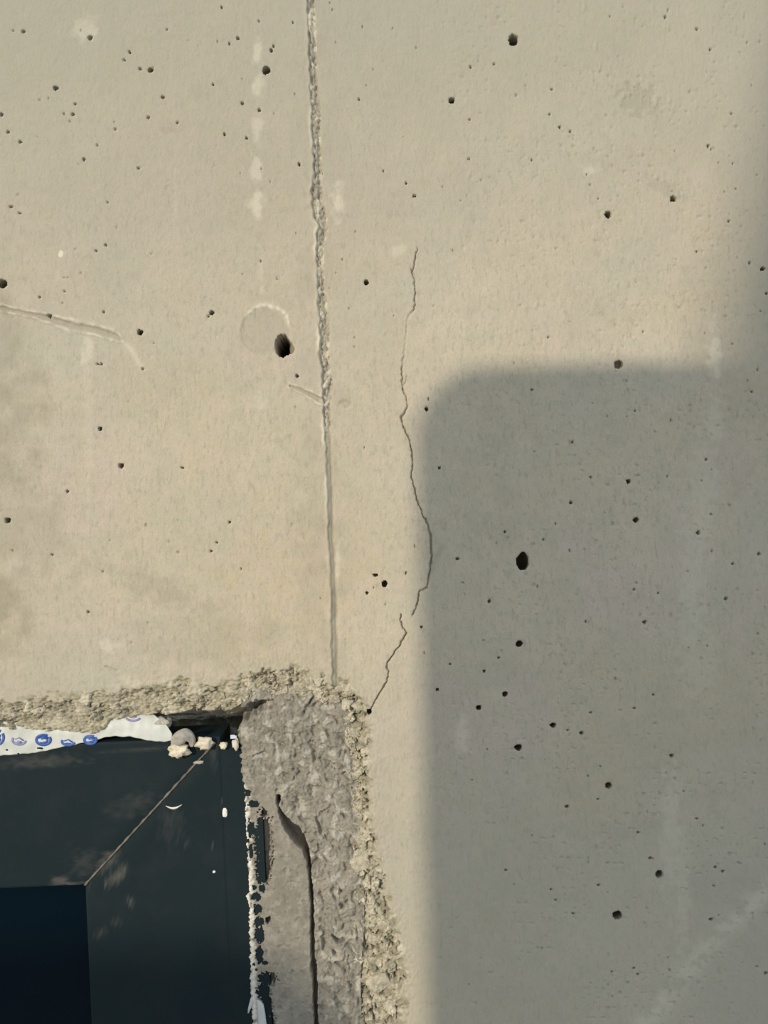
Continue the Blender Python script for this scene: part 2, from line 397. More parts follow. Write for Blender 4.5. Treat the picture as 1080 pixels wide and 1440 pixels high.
# stains and pale runs of the concrete, and painted lens falloff
def blob(cx, cy, rx, ry, rot=0.0, s=80, nz=0.5, sc_=14, soft=0.35):
    c_, s_ = math.cos(rot), math.sin(rot)
    u = ((X - cx) * c_ + (Y - cy) * s_) / rx; v = (-(X - cx) * s_ + (Y - cy) * c_) / ry
    m_ = (np.abs(u) < 2.5) & (np.abs(v) < 2.5)
    r_ = np.full(X.shape, 9.0); r_[m_] = np.hypot(u[m_], v[m_]) + nz * fbm(X[m_] / sc_, Y[m_] / sc_, s, 3)
    return 1 - sstep(0.95 - soft, 1.05 + soft * 0.7, r_)
h_patch = blob(893, 142, 24, 22, 0.4, 81, 0.7)
grey = np.maximum(grey, 0.5 * h_patch); h -= 1.2 * h_patch
grey = np.maximum(grey, 0.4 * blob(912, 152, 14, 8, 0.5, 82)); grey = np.maximum(grey, 0.35 * blob(935, 265, 26, 9, 0.5, 83, 0.7))
grey = np.maximum(grey, 0.4 * blob(238, 183, 14, 4, 0, 84)); grey = np.maximum(grey, 0.35 * blob(485, 568, 8, 6, 0.5, 85)); h -= 1.8 * blob(485, 568, 8, 6, 0.5, 85)
grey = np.maximum(grey, 0.25 * blob(840, 437, 9, 8, 0.5, 86)); grey = np.maximum(grey, 0.2 * blob(280, 130, 14, 10, 0, 86))
stain = np.maximum(stain, 0.45 * blob(5, 600, 45, 160, 0, 87, 0.8, 40, 0.9)); stain = np.maximum(stain, 0.55 * blob(0, 850, 36, 60, 0, 88, 0.7, 30, 0.9))
stain = np.maximum(stain, 0.30 * blob(30, 740, 60, 70, 0, 89, 0.8, 30, 0.9)); stain = np.maximum(stain, 0.28 * blob(225, 830, 70, 20, 0.4, 90, 0.9, 18, 0.9))
stain = np.maximum(stain, 0.22 * blob(300, 900, 110, 40, 0.1, 91, 0.9, 30, 0.9)); stain = np.maximum(stain, 0.22 * blob(440, 800, 22, 140, 0, 92, 0.9, 30, 0.9))
lens_falloff = 0.75 * (1 - sstep(-20, 680, Y + 60 * fbm(X / 200, Y / 200, 97, 2) + 0.1 * X)) + 0.45 * sstep(820, 1250, Y + 80 * fbm(X / 200, Y / 200, 98, 2)) + 0.25 * sstep(900, 1080, X + 60 * fbm(X / 150, Y / 150, 99, 2))  # lens falloff put into the albedo: darker at top, bottom and right
lens_falloff = np.clip(lens_falloff, 0, 0.8)
h -= 1.0 * blob(240, 278, 7, 18, -0.3, 93, 0.6, 8)
for (cx, cy, rx, ry, k) in ((362, 75, 7, 18, .4), (363, 122, 7, 16, .35), (363, 180, 6, 20, .3), (362, 240, 8, 20, .4), (361, 290, 9, 20, .5), (368, 385, 4, 30, .35), (367, 565, 7, 18, .25),
                            (474, 285, 7, 24, .45), (475, 790, 3, 26, .5), (123, 490, 9, 22, .4), (124, 570, 8, 80, .22), (124, 670, 4, 60, .2), (86, 358, 2.2, 4, 1.3),
                            (1004, 500, 9, 40, .45), (1003, 590, 12, 50, .3), (990, 690, 20, 90, .28), (975, 830, 18, 120, .28), (985, 930, 30, 60, .2), (945, 1170, 12, 90, .3), (960, 1250, 10, 80, .22), (935, 1190, 8, 50, .25),
                            (650, 1035, 10, 22, .3), (155, 908, 14, 10, .35), (245, 960, 12, 8, .4), (180, 960, 18, 9, .3), (120, 40, 16, 16, .3), (560, 350, 10, 12, .3), (828, 240, 12, 8, .25)):
    lime = np.maximum(lime, (k if max(rx, ry) < 25 or cx > 700 and cy < 540 else k * 0.7) * blob(cx, cy, rx, ry, 0, 94, 0.7, 14, 0.6))
d, w, sd, al = line_dist(X, Y, [(1075, 1255), (1010, 1315), (960, 1375), (905, 1440)])
lime = np.maximum(lime, 0.30 * np.exp(-(d / 15) ** 2) * sstep(-0.5, 0.3, fbm(X / 25, Y / 25, 95, 3)))
for (cx, cy, rx, ry) in ((895, 1165, 26, 10), (1010, 1120, 22, 16), (1050, 560, 30, 40)):
    grey = np.maximum(grey, 0.22 * blob(cx, cy, rx, ry, -0.3, 96, 0.9, 14))
d, w, sd, al = line_dist(X, Y, [(149, 938), (164, 944)])
h -= 2.5 * np.exp(-(d / 1.3) ** 2)

# broken edge around the window
zone = (Y > 880) & (X < 680 + np.clip(Y - 1440, 0, None) * 0.1)
wob = masked(lambda a, b: 5 * fbm(a / 22, b / 22, 100, 3), zone)
di = masked(lambda a, b: poly_sd(a, b, IN), zone) + 0.55 * wob; do = masked(lambda a, b: poly_sd(a, b, OUT) + 5 * noise(a / 6, b / 6, 103) + 4 * noise(a / 14, b / 14, 110), zone) + 1.3 * wob
di = np.where(zone, di, 500.0); do = np.where(zone, do, 500.0)
band = np.clip(di, 0, None) / (np.clip(di, 0, None) + np.clip(-do, 0, None) + 1e-6)      # 0 at the opening, 1 at sound concrete
rough = (1 - sstep(-3, 5, do))
edge_z = zone & (do < 30) & (di > -60)
f1, f2, cid = masked(lambda a, b: voronoi(a / 15 + 0.35 * noise(a / 9, b / 9, 104), b / 13 + 0.35 * noise(a / 9, b / 9, 114), 101), edge_z)
g1, g2, cid2 = masked(lambda a, b: voronoi(a / 5.5 + 0.3 * noise(a / 4, b / 4, 115), b / 5, 102), edge_z)
nz3 = masked(lambda a, b: noise(a / 3, b / 3, 105), edge_z)
low = 1 + 0.6 * sstep(470, 500, X) + 0.5 * sstep(1150, 1250, Y)
chip = 5.5 * low * (cid - 0.5) - 6.5 * low * (1 - sstep(0.0, 0.2, f2 - f1)) * (cid2 > 0.35) + 3.6 * (cid2 - 0.5) - 2.6 * (1 - sstep(0, 0.3, g2 - g1)) + 2.6 * nz3
env = rough * sstep(0.0, 0.22, 1 - band)
lowp = sstep(0.0, 0.45, fbm(X / 30, Y / 24, 106, 2) + 0.1)
h = h + env * (chip * (0.45 + 0.75 * lowp) - 2.0) - np.where(do < 0, 9.0 * (1 - sstep(0.0, 0.75, band)), 0)
h -= np.clip(-di, 0, None) * 3.2
floor_ = -170 + 20 * noise(X / 25, Y / 25, 107)
h = np.where(di < 0, np.maximum(h, floor_), h)
stain = np.maximum(stain, rough * (0.35 + 0.5 * sstep(440, 500, X)) * sstep(-0.25, 0.4, fbm(X / 13, Y / 13, 111, 3)))
rough_a = np.clip(rough * (0.75 + 0.4 * noise(X / 15, Y / 15, 108)), 0, 1)
h += 0.9 * (1 - rough) * np.exp(-np.clip(do, 0, None) / 14) * noise(X / 4, Y / 6, 109)
lime = lime * (1 - rough_a) + rough_a * 0.55 * sstep(0.72, 0.9, cid)

PX, PY = X.copy(), Y.copy()
# air holes: real cavities, wider inside than at the mouth
def cavity(cx, cy, rx, ry, deep=5.0, bulge=1.0, k=0):
    R0 = max(rx, ry)
    m_ = (np.abs(X - cx) < R0 * 1.6 + 2) & (np.abs(Y - cy) < R0 * 1.6 + 2)
    if not m_.any(): return
    dx, dy = X[m_] - cx, Y[m_] - cy
    a = np.arctan2(dy, dx); r = np.hypot(dx / rx, dy / ry)
    lim = 1 + 0.16 * noise(np.cos(a) * 1.3 + k * 3.1, np.sin(a) * 1.3 + k * 1.7, 120)
    t = r / lim; R = (rx + ry) / 2
    sp = GXY[m_] * 0.62 / R
    big = 1.0 if R > 2.9 else 0.0
    td = np.array([0, .3, .6, .85, 1.0]); rad = np.array([0, .62, .98, 1.02, 1.0]); dep = np.array([1.0, .95, .72, .25, 0.0])
    if big: rad = np.array([0, 1.0, 1.0 + 0.5 * bulge, 1.0 + 0.22 * bulge, 1.0])
    tn = np.where((t > 1) & (t < 1 + sp), 1.0, t)
    new_r = np.where(tn <= 1, np.interp(tn, td, rad), t)
    kk = np.where(r > 1e-6, new_r * lim / np.maximum(r, 1e-6), 1.0)
    inside = tn <= 1
    PX[m_] = np.where(inside, cx + dx * kk, PX[m_]); PY[m_] = np.where(inside, cy + dy * kk, PY[m_])
    hh = h[m_]; h[m_] = np.where(inside, hh - np.interp(tn, td, dep) * deep * R, hh)
for k, (cx, cy, rx, ry) in enumerate(HOLES):
    if rx > 2.2 or ry > 2.2: cavity(cx, cy, rx * 1.06, ry * 1.06, 9, 1.5, k)
    else: cavity(cx, cy, max(rx, 1.5) * 1.15, max(ry, 1.5) * 1.15, 6, 0, k)
r3 = np.random.RandomState(23)
for k in range(420):
    gx, gy = r3.uniform(0, 1080), r3.uniform(0, 1440)
    dens = 0.35 + 0.5 * (gx > 640) + 0.3 * (gy < 400) + 0.9 * float(fbm(np.array([gx / 110]), np.array([gy / 110]), 130, 2)[0])
    if r3.rand() > dens or (gy > 930 and gx < 600): continue
    cavity(gx, gy, r3.uniform(0.9, 1.5), r3.uniform(1.0, 2.6), r3.uniform(1.2, 3.5), 0, 200 + k)
# the open tie hole: a slanting chipped mouth on its right side, then a deep bore
mouth = poly_sd(X, Y, [(396, 471), (402, 471), (405, 477), (411, 483), (415, 491), (411, 497), (404, 499), (398, 502), (393, 500.5), (389, 496), (387, 488), (388, 480), (391, 474)]) + 1.0 * noise(X / 4, Y / 4, 121)
mi = 1 - sstep(-0.9, 0.6, mouth)
h -= mi * np.where(X < 404 + 0.15 * (Y - 486), 160, 7 + np.clip(415 - X, 0, 30) * 2.0)
stain = np.maximum(stain, 0.9 * (1 - sstep(-2, 0, mouth)))
bore = (mouth < -1.5) & (X < 403 + 0.15 * (Y - 486))
PX[bore] = 396 + (X[bore] - 396) * 1.6 - 30; PY[bore] = 486 + (Y[bore] - 486) * 1.35
cavity(870, 513, 6.5, 6, 3.2, 0.5, 78)

u_, v_ = PX - 540, 720 - PY
P = np.stack([(u_ * CT + v_ * ST) * S, -h * S, (-u_ * ST + v_ * CT) * S + ZC], -1)
# leave the window opening open where the frame and the pane stand
deep_in = (di > -60) | ((X > 300) & (Y < 1600)) | ((Y < 1082) & (X > -100))
wall = grid_mesh('wall_front', P, M_CON, None, {'lens_falloff': lens_falloff, 'stain': stain, 'lime': np.clip(lime, 0, 1), 'grey': np.clip(grey, 0, 1), 'rough': rough_a}, keep=deep_in)
wall['kind'] = 'structure'
tag(wall, 'weathered cast concrete wall with a vertical formwork joint and a thin crack')

# ------------------------------------------------------------------ ground
bm = bmesh.new()
for x, y in ((-6, 0), (6, 0), (6, -9), (-6, -9)): bm.verts.new((x, y, 0))
bm.faces.new(bm.verts); 
r_ = bmesh.ops.extrude_face_region(bm, geom=list(bm.faces)); bmesh.ops.translate(bm, vec=(0, 0, -0.1), verts=[v for v in r_['geom'] if isinstance(v, bmesh.types.BMVert)])
floor = bm_obj('floor', bm, M_GROUND, None, False); floor['kind'] = 'structure'

# ------------------------------------------------------------------ mortar bed between frame and wall
FH = -15.0        # face of the frame, behind the wall face
mx = axis([(322, 520, 1.0), (520, 560, 4)]); my = axis([(955, 1470, 1.0), (1470, 2500, 20)])
MX, MY = np.meshgrid(mx, my)
MX = MX + np.clip(MY - 1440, 0, None) * 0.045
edge = np.interp(MY, [955, 1040, 1060, 1120, 1150, 1200, 1260, 1300, 1400, 1440, 2500], [334, 333, 335, 338, 338, 341, 345, 345, 347, 349, 397])
edge = edge + 2.2 * noise(MY / 7, MY * 0 + 2, 200) + 1.6 * noise(MY / 3, MY * 0 + 8, 201)
edge = edge - 5 * np.exp(-((MY - 1269) / 5.0) ** 2)
GV = [(390, 1124, 3), (390, 1131, 3.5), (389, 1137, .8), (393, 1147, 3), (402, 1163, 7), (413, 1175, 10), (421, 1186, 9), (428, 1198, 5.5), (432, 1212, 3), (434, 1230, 2.2), (437, 1262, 2.6), (438, 1300, 2.8), (439, 1350, 3.2), (440, 1368, 5), (442, 1385, 3), (442, 1410, 3.6), (443, 1440, 2.6), (490, 2500, 2.6)]
gd, gw, gs, ga = line_dist(MX, MY, GV, 120)
gd = gd + 1.3 * noise(MX / 6, MY / 6, 203)
xg = np.interp(MY, [1120, 1150, 1175, 1198, 1260, 1440, 2500], [388, 396, 413, 428, 437, 443, 490])
smooth_side = (1 - sstep(-6, 10, MX - xg)) * sstep(1075, 1135, MY)
ca, sa = math.cos(0.95), math.sin(0.95)
al_ = MX * ca + MY * sa; ac_ = -MX * sa + MY * ca
n1 = noise(al_ / 22, ac_ / 9, 204); n2 = noise(al_ / 10, ac_ / 5, 205); n3 = noise(al_ / 40, ac_ / 20, 206)
rough_h = -6.5 * np.clip(n1 - 0.05, 0, 1) * (0.7 + 0.6 * sstep(380, 440, MX)) - 3.0 * np.clip(n2 - 0.1, 0, 1) + 2.2 * n3 + 0.7 * noise(MX / 4, MY / 4, 207)
smooth_h = 0.8 * fbm(MX / 40, MY / 50, 208, 3) + 0.25 * noise(MX / 7, MY / 7, 209) - 1.8 * np.clip(noise(MX / 9, MY / 9, 210) - 0.45, 0, 1) * 3
wx_ = MX + 7 * noise(MX / 18, MY / 18, 220); wy_ = MY + 7 * noise(MX / 18, MY / 18, 221)
al_ = wx_ * ca + wy_ * sa; ac_ = -wx_ * sa + wy_ * ca
n1 = noise(al_ / 17, ac_ / 11, 204); n2 = noise(al_ / 8, ac_ / 5, 205); pits = np.clip(noise(wx_ / 8, wy_ / 10, 222) - 0.25, 0, 1)
rough_h = -8.5 * np.clip(n1 - 0.08, 0, 1) * (0.5 + 0.7 * sstep(380, 440, MX)) - 4.0 * np.clip(n2 - 0.1, 0, 1) - 17 * pits * sstep(-0.2, 0.5, noise(MX / 45, MY / 45, 223)) + 3.2 * n3 + 1.3 * fbm(MX / 4, MY / 4, 207, 2)
hm = -9.5 + rough_h * (1 - 0.9 * smooth_side) * sstep(335, 372, MX + (MY - 1000) * 0.12) + smooth_h * (0.35 + 0.65 * smooth_side) - 1.5 * smooth_side
hm += 2.2 * sstep(440, 490, MX) 
# ragged left margin lapping over the frame
hm -= 3.0 * (1 - sstep(8, 44, MX - edge)) * sstep(1090, 1130, MY)
hm += 2.2 * np.exp(-((MX - edge - 6) / 4.5) ** 2) * sstep(1215, 1240, MY)
hm -= 6.0 * (1 - sstep(0, 6, MX - edge)) + 30 * (1 - sstep(-4, 0, MX - edge))
hm -= 2.0 * np.clip(noise(MX / 5, MY / 5, 211), 0, 1) * (1 - sstep(12, 34, MX - edge))
PATCH = [(346, 1120, 4, 4), (355, 1136, 7, 5), (370, 1148, 4, 5), (369, 1188, 12, 36), (369, 1222, 11, 26), (351, 1173, 5, 9), (351, 1204, 2.5, 11), (368, 1243, 9, 5), (367, 1256, 4, 5), (355, 1255, 3, 3), (358, 1268, 6, 5), (360, 1286, 6, 7),
         (362, 1304, 6, 7), (375, 1301, 4, 5), (363, 1322, 6, 11), (349, 1330, 2, 11), (363, 1351, 5, 11), (371, 1362, 4, 3), (353, 1365, 3, 4), (375, 1384, 13, 9), (369, 1402, 9, 12), (374, 1425, 6, 22), (378, 1470, 8, 40)]
e = np.full(MX.shape, 9.0)
for cx, cy, rx, ry in PATCH: e = np.minimum(e, np.hypot((MX - cx) / rx, (MY - cy) / ry))
e = e * 0.95 + 1.1 * (1 - sstep(5, 10, MX - edge)) * sstep(1215, 1240, MY) + 0.5 * noise(MX / 5, MY / 3.0, 212) + 0.22 * noise(MX / 2.2, MY / 2, 213)
hm -= 16 * (1 - sstep(0.93, 1.04, e))
hm -= 32 * (1 - sstep(0.7, 1.05, gd / gw))
# unfilled pocket at the corner of the frame
pk = poly_sd(MX, MY, [(240, 1000), (300, 996), (330, 1002), (345, 998), (352, 990), (383, 988), (380, 998), (362, 1003), (349, 1012), (336, 1020), (332, 1032), (322, 1040), (250, 1040)]) + 3.5 * noise(MX / 7, MY / 7, 214)
hm -= 30 * (1 - sstep(-5, 2, pk)) * sstep(385, 350, MX) + 10 * (1 - sstep(-2, 3, pk))
mlime = 1.0 * (1 - sstep(8, 14, MX - edge)) * sstep(1085, 1130, MY + 30 * noise(MX / 9, MY / 9, 215)) * sstep(-0.35, 0.1, noise(MX / 6, MY / 9, 216) + 0.25 * sstep(1230, 1260, MY))
mlime = np.maximum(mlime, 0.35 * sstep(0.15, 0.6, fbm(MX / 16, MY / 16, 217, 3)) * (1 - smooth_side))
k_ = 1.0
mu, mv = (MX - 540) * k_, (720 - MY) * k_
PM = np.stack([(mu * CT + mv * ST) * S, -hm * S, (-mu * ST + mv * CT) * S + ZC], -1)
mdi = poly_sd(MX, MY, IN)
keep = (mdi < 14) & (hm > -62) & (MX > edge - 7)
mort = grid_mesh('mortar_bed', PM, M_MOR, wall, {'lime': np.clip(mlime, 0, 1)}, keep=keep)
tag(mort, 'rough grey mortar filled between window frame and concrete')

# ------------------------------------------------------------------ pieces of stone in the broken edge
r2 = np.random.RandomState(11)
def stone_mesh(i):
    bm = bmesh.new(); bmesh.ops.create_icosphere(bm, subdivisions=3, radius=1)
    for v in bm.verts:
        c = v.co; n_ = float(noise(np.array([c.x * 1.4 + i * 9 + c.z]), np.array([c.y * 1.4 + c.z * .8]), 300)[0])
        n2_ = float(noise(np.array([c.x * 4 + i * 5 + c.z * 2]), np.array([c.y * 4 + c.z * 3]), 301)[0])
        v.co = c * (1 + 0.42 * n_ + 0.2 * n2_)
        for ax_ in range(3): v.co[ax_] = max(-0.82, min(0.82, v.co[ax_]))
    me = bpy.data.meshes.new('stone'); bm.to_mesh(me); bm.free(); me.materials.append(M_STONE)
    me.polygons.foreach_set('use_smooth', [False] * len(me.polygons)); return me
SM = [stone_mesh(i) for i in range(6)]
STONES = [(490, 1055, 7, 9), (496, 1141, 9, 15), (507, 1212, 15, 11), (510, 1302, 11, 15), (532, 1380, 17, 13), (526, 1352, 15, 9), (488, 1012, 8, 6), (500, 1030, 9, 7), (455, 968, 9, 7), (436, 956, 8, 6),
          (420, 966, 9, 6), (470, 982, 8, 7), (398, 970, 8, 6), (372, 965, 7, 5), (345, 972, 8, 6), (330, 963, 6, 4), (310, 978, 7, 5), (508, 1260, 9, 8), (500, 1085, 7, 8), (540, 1300, 9, 9), (503, 1335, 8, 9),
          (545, 1410, 12, 10), (512, 1240, 7, 6), (230, 985, 7, 5), (192, 990, 7, 5), (262, 978, 6, 4), (165, 998, 6, 5), (286, 985, 6, 4), (135, 990, 6, 4), (508, 1180, 8, 7), (525, 1320, 8, 8), (478, 968, 7, 5), (505, 1110, 6, 7)]
for i, (cx, cy, rx, ry) in enumerate(STONES):
    j = (np.hypot(X - cx, Y - cy)).argmin()
    hz = float(h.reshape(-1)[j]); hz = max(-14.0, min(hz, 0.0))
    o = link('stone', SM[i % 6], wall)
    o.location = W(cx, cy, hz - 2.0); o.rotation_euler = (r2.uniform(-.4, .4), r2.uniform(0, 6.28), r2.uniform(-.4, .4))
    o.rotation_euler = (r2.uniform(-.3, .3), r2.uniform(-.5, .5), r2.uniform(-.3, .3))
    o.scale = (rx * S * 1.15, min(rx, ry) * S * 0.6, ry * S * 1.15)

# ------------------------------------------------------------------ window frame and pane
win = bpy.data.objects.new('window_1', None); COL.objects.link(win); win['kind'] = 'structure'
tag(win, 'dark anthracite window frame corner with mitred joint and dark glass')
def toworld(px, py, hh):           # true-axis frame coordinates of a survey point at depth hh
    p = W(px, py, hh); return p.x, p.z
ix, iz = toworld(119, 1245, FH)    # inner corner
FWW = 203 * S                      # face width of the side member
FWT = 203 * S
win.location = (ix, -FH * S, iz)
L = 1.0
def dustmap(px, py):
    dd = np.zeros_like(px)
    for cx, cy, rx, ry, rot, k in ((150, 1212, 22, 10, -0.8, .75), (165, 1232, 20, 9, -0.75, .7), (183, 1268, 7, 5, 0.5, .6), (165, 1296, 8, 5, 0, .3), (143, 1312, 9, 6, -0.4, .45), (86, 1240, 14, 9, 0, .6), (100, 1243, 22, 3, 0, .8),
                               (60, 1070, 60, 10, -0.05, .35), (190, 1130, 40, 16, -0.4, .22), (120, 1215, 20, 20, 0, .25), (240, 1160, 18, 26, 0, .2), (316, 1122, 4, 10, 0.3, .8), (300, 1190, 3, 3, 0, .8), (262, 1187, 5, 8, 0.4, .25), (200, 1054, 60, 3, -.06, .3), (300, 1060, 6, 20, 0, .25), (335, 1090, 5, 40, 0, .4)):
        c_, s_ = math.cos(rot), math.sin(rot)
        u = ((px - cx) * c_ + (py - cy) * s_) / rx; v = (-(px - cx) * s_ + (py - cy) * c_) / ry
        r = np.hypot(u, v) + 0.6 * fbm(px / 9, py / 9, 400, 3)
        dd = np.maximum(dd, k * (1 - sstep(0.1, 1.3, r)))
    return np.clip(dd, 0, 1)
def to_sheet(wx, wz, hh):
    k = 1 - hh / FOC; a = wx / S; b = (wz - ZC) / S
    return 540 + (a * CT - b * ST) / k, 720 - (a * ST + b * CT) / k
def member(name, kind):
    """one mitred member; v runs 0 (inner edge) .. 1 (outer edge) across the face, with rounded arrises and side walls"""
    vv = np.concatenate([[0, 0, 0.004, 0.010], np.linspace(0.02, 0.98, 70), [0.990, 0.996, 1, 1]])
    dz = np.concatenate([[-60, -3, -0.9, -0.2], np.zeros(70), [-0.2, -0.9, -3, -70]])
    uu = np.concatenate([np.linspace(0, 0.62, 170), np.linspace(0.63, 1, 12)])
    U, V = np.meshgrid(uu, vv); DZ = np.repeat(dz[:, None], len(uu), 1)
    if kind == 'top':       # runs left from the mitre
        x0 = V * FWW; wx = x0 + (-L - x0) * U; wz = V * FWT
    elif kind == 'side':    # runs down from the mitre
        z0 = V * FWT; wz = z0 + (-L - z0) * U; wx = V * FWW
    dip = -1.4 * np.exp(-((U * 420) / 2.2) ** 2)
    hh = FH + DZ + dip
    px, py = to_sheet(wx + ix, wz + iz, FH)
    Pm = np.stack([wx, -DZ * S - dip * S, wz], -1)
    if kind == 'side': Pm = Pm[::-1]; px = px[::-1]; py = py[::-1]
    return grid_mesh(name, Pm, M_FRA, win, {'dust': dustmap(px, py)})
top = member('top_rail', 'top'); side = member('side_stile', 'side')
# flange running under the mortar, one step back
bm = bmesh.new(); bmesh.ops.create_cube(bm, size=1)
bmesh.ops.scale(bm, vec=(56 * S, 26 * S, L + FWT - 6 * S), verts=bm.verts); bmesh.ops.translate(bm, vec=(FWW + 26.5 * S, 13.6 * S, (FWT - L) / 2 - 8 * S), verts=bm.verts)
fl = bm_obj('mounting_flange', bm, M_FRA, side, False)
# mitre joint filler
bm = bmesh.new(); N = 60
rj = np.random.RandomState(5); ringp = None
for i in range(N + 1):
    t = i / N * 0.96; cxx, czz = t * FWW, t * FWT
    wdt = (1.5 + 0.5 * math.sin(i * 1.7) + 0.6 * rj.rand()) * S
    ring = [bm.verts.new((cxx - wdt * .7, 0.6 * S, czz + wdt * .7)), bm.verts.new((cxx, -0.9 * S, czz)), bm.verts.new((cxx + wdt * .7, 0.6 * S, czz - wdt * .7))]
    if ringp:
        for a in range(3): bm.faces.new((ringp[a], ringp[(a + 1) % 3], ring[(a + 1) % 3], ring[a]))
    ringp = ring
jf = bm_obj('joint_filler', bm, M_JOINT, win); jf['label'] = 'pale dusty line in the mitred corner joint'
# pane
bm = bmesh.new(); bmesh.ops.create_cube(bm, size=1)
bmesh.ops.scale(bm, vec=(L + 8 * S, 12 * S, L + 8 * S), verts=bm.verts); bmesh.ops.translate(bm, vec=(-L / 2 + 4 * S, 40 * S, -L / 2 + 4 * S), verts=bm.verts)
bmesh.ops.bevel(bm, geom=list(bm.edges), offset=0.0008, segments=1, affect='EDGES')
bm_obj('pane', bm, M_GLASS, win, False)

# ------------------------------------------------------------------ printed protective film under the broken edge
UPX = [-420, 0, 50, 90, 126, 146, 151, 165, 189, 214, 233, 242]; UPY = [1040, 1014, 1017, 1019, 1020, 1014, 1004, 1000, 998, 1003, 1018, 1032]
LOX = [-420, 0, 50, 76, 100, 120, 151, 183, 200, 214, 230, 242]; LOY = [1094, 1063, 1058.5, 1053, 1048, 1044, 1036, 1035.5, 1040, 1042, 1043, 1041]
fx = np.concatenate([np.linspace(-420, -10, 60), np.linspace(-8, 242, 170)]); ft = np.linspace(0, 1, 26)
FX, FT = np.meshgrid(fx, ft)
lo = np.interp(FX, LOX, LOY) + 1.2 * noise(FX / 12, FX * 0 + 4, 500); upy = np.interp(FX, UPX, UPY)
FY = upy + (lo - upy) * FT
def film_h(x, y):
    return -14.4 + 1.2 * noise(x / 34, y / 16, 501) + 0.8 * noise(x / 11, y / 20, 502) - 5.0 * sstep(1026, 1006, y)
FHH = film_h(FX, FY) + np.where(FX > 146, 1.5 * sstep(146, 175, FX), 0)
film = grid_mesh('protective_film', Wn(FX, FY, FHH), M_FILM, None, back=0.7 * S)
tag(film, 'white protective film with blue print lying along the top of the frame', 'film')
def stroke(bm, pts, w):
    n = len(pts); L_, R_ = [], []
    for i in range(n):
        a = np.array(pts[max(0, i - 1)]); b = np.array(pts[min(n - 1, i + 1)]); t = b - a; t = t / (np.hypot(*t) + 1e-9); nn = np.array([-t[1], t[0]]) * w / 2
        for lst, s in ((L_, 1), (R_, -1)):
            p = np.array(pts[i]) + s * nn
            hh = float(film_h(np.array([p[0]]), np.array([p[1]]))[0]) + (1.5 * float(sstep(146, 175, p[0])) if p[0] > 146 else 0) + 0.45
            lst.append(bm.verts.new(W(p[0], p[1], hh)))
    for i in range(n - 1): bm.faces.new((L_[i], L_[i + 1], R_[i + 1], R_[i]))
def arc(cx, cy, rx, ry, a0, a1, n=16):
    return [(cx + rx * math.cos(a0 + (a1 - a0) * i / n), cy + ry * math.sin(a0 + (a1 - a0) * i / n)) for i in range(n + 1)]
GLY = [(-4, 1037, 9, 10, M_BLUE, 0), (27, 1040.5, 9.5, 6.5, M_VIOLET, 1), (61, 1040.5, 10, 7, M_BLUE, 2), (96, 1043, 9, 5, M_BLUE, 3), (127, 1040.5, 8.5, 5.5, M_BLUE, 4), (187, 1009.5, 10, 5, M_VIOLET, 5), (-40, 1040, 10, 8, M_BLUE, 2), (-75, 1042, 10, 8, M_BLUE, 4)]
for cx, cy, rx, ry, mt, kind in GLY:
    bm = bmesh.new()
    if kind == 5:
        stroke(bm, arc(cx, cy - 1, rx, ry, 0.25, math.pi - 0.25), 3.0); stroke(bm, arc(cx, cy - 3, rx * .5, ry * .6, 0.3, math.pi - 0.3), 1.6)
    else:
        if kind in (1, 3): stroke(bm, arc(cx, cy, rx, ry, 0.2, 3.6), 3.2)
        else: stroke(bm, arc(cx, cy, rx, ry, -0.6, 5.3, 26), 3.6)
        if kind == 0: stroke(bm, [(cx - 5, cy - 3), (cx + 5, cy - 2)], 4); stroke(bm, [(cx - 4, cy + 3), (cx + 5, cy + 3)], 4)
        if kind in (2, 4): stroke(bm, arc(cx + 1, cy + 0.5, rx * .45, ry * .45, -2.6, 1.8), 2.6); stroke(bm, [(cx - 7, cy - 3), (cx, cy - 4), (cx + 7, cy - 3)], 2.6)
        if kind in (1, 3): stroke(bm, [(cx - 6, cy - 1), (cx, cy - 3), (cx + 6, cy + 1)], 1.8); stroke(bm, [(cx - 3, cy + 2), (cx + 3, cy + 3)], 2)
        stroke(bm, [(cx - 5, cy + ry * .55), (cx + 4, cy + ry * .6)], 2.0)
    o = bm_obj('printed_character', bm, mt, film)
    sol = o.modifiers.new('ink', 'SOLIDIFY'); sol.thickness = 0.2 * S

# ------------------------------------------------------------------ foam lumps and flecks
def lump_mesh(name, cx, cy, hh, rx, ry, rz, mat, seed, amp=0.35, freq=1.5, sub=4, parent=None):
    bm = bmesh.new(); bmesh.ops.create_icosphere(bm, subdivisions=sub, radius=1)
    co = np.array([v.co[:] for v in bm.verts])
    n_ = noise(co[:, 0] * freq + seed * 3.3 + co[:, 1], co[:, 2] * freq + co[:, 1] * .7, 600) + 0.5 * noise(co[:, 0] * freq * 2.7 + seed, co[:, 2] * freq * 2.7 + co[:, 1] * 2, 601)
    base = W(cx, cy, hh)
    for v, q in zip(bm.verts, n_):
        c = v.co * (1 + amp * q)
        v.co = Vector((c.x * rx * S, c.y * rz * S, c.z * ry * S)) 
    o = bm_obj(name, bm, mat, parent); o.location = base; return o
f1_ = lump_mesh('foam_lump', 252, 1055, -8, 15, 10, 8, M_FOAM, 1)
tag(f1_, 'largest cream foam lump with grey curl on the frame near the mitre', 'foam', 'foam lumps at the frame corner')
bm = bmesh.new(); ringp = None
path = [(248, 1052, -13, 6), (249, 1044, -10, 10), (254, 1036, -7, 12), (261, 1033, -6, 11), (267, 1036, -5, 8), (271, 1043, -6, 5), (270, 1051, -9, 3.5)]
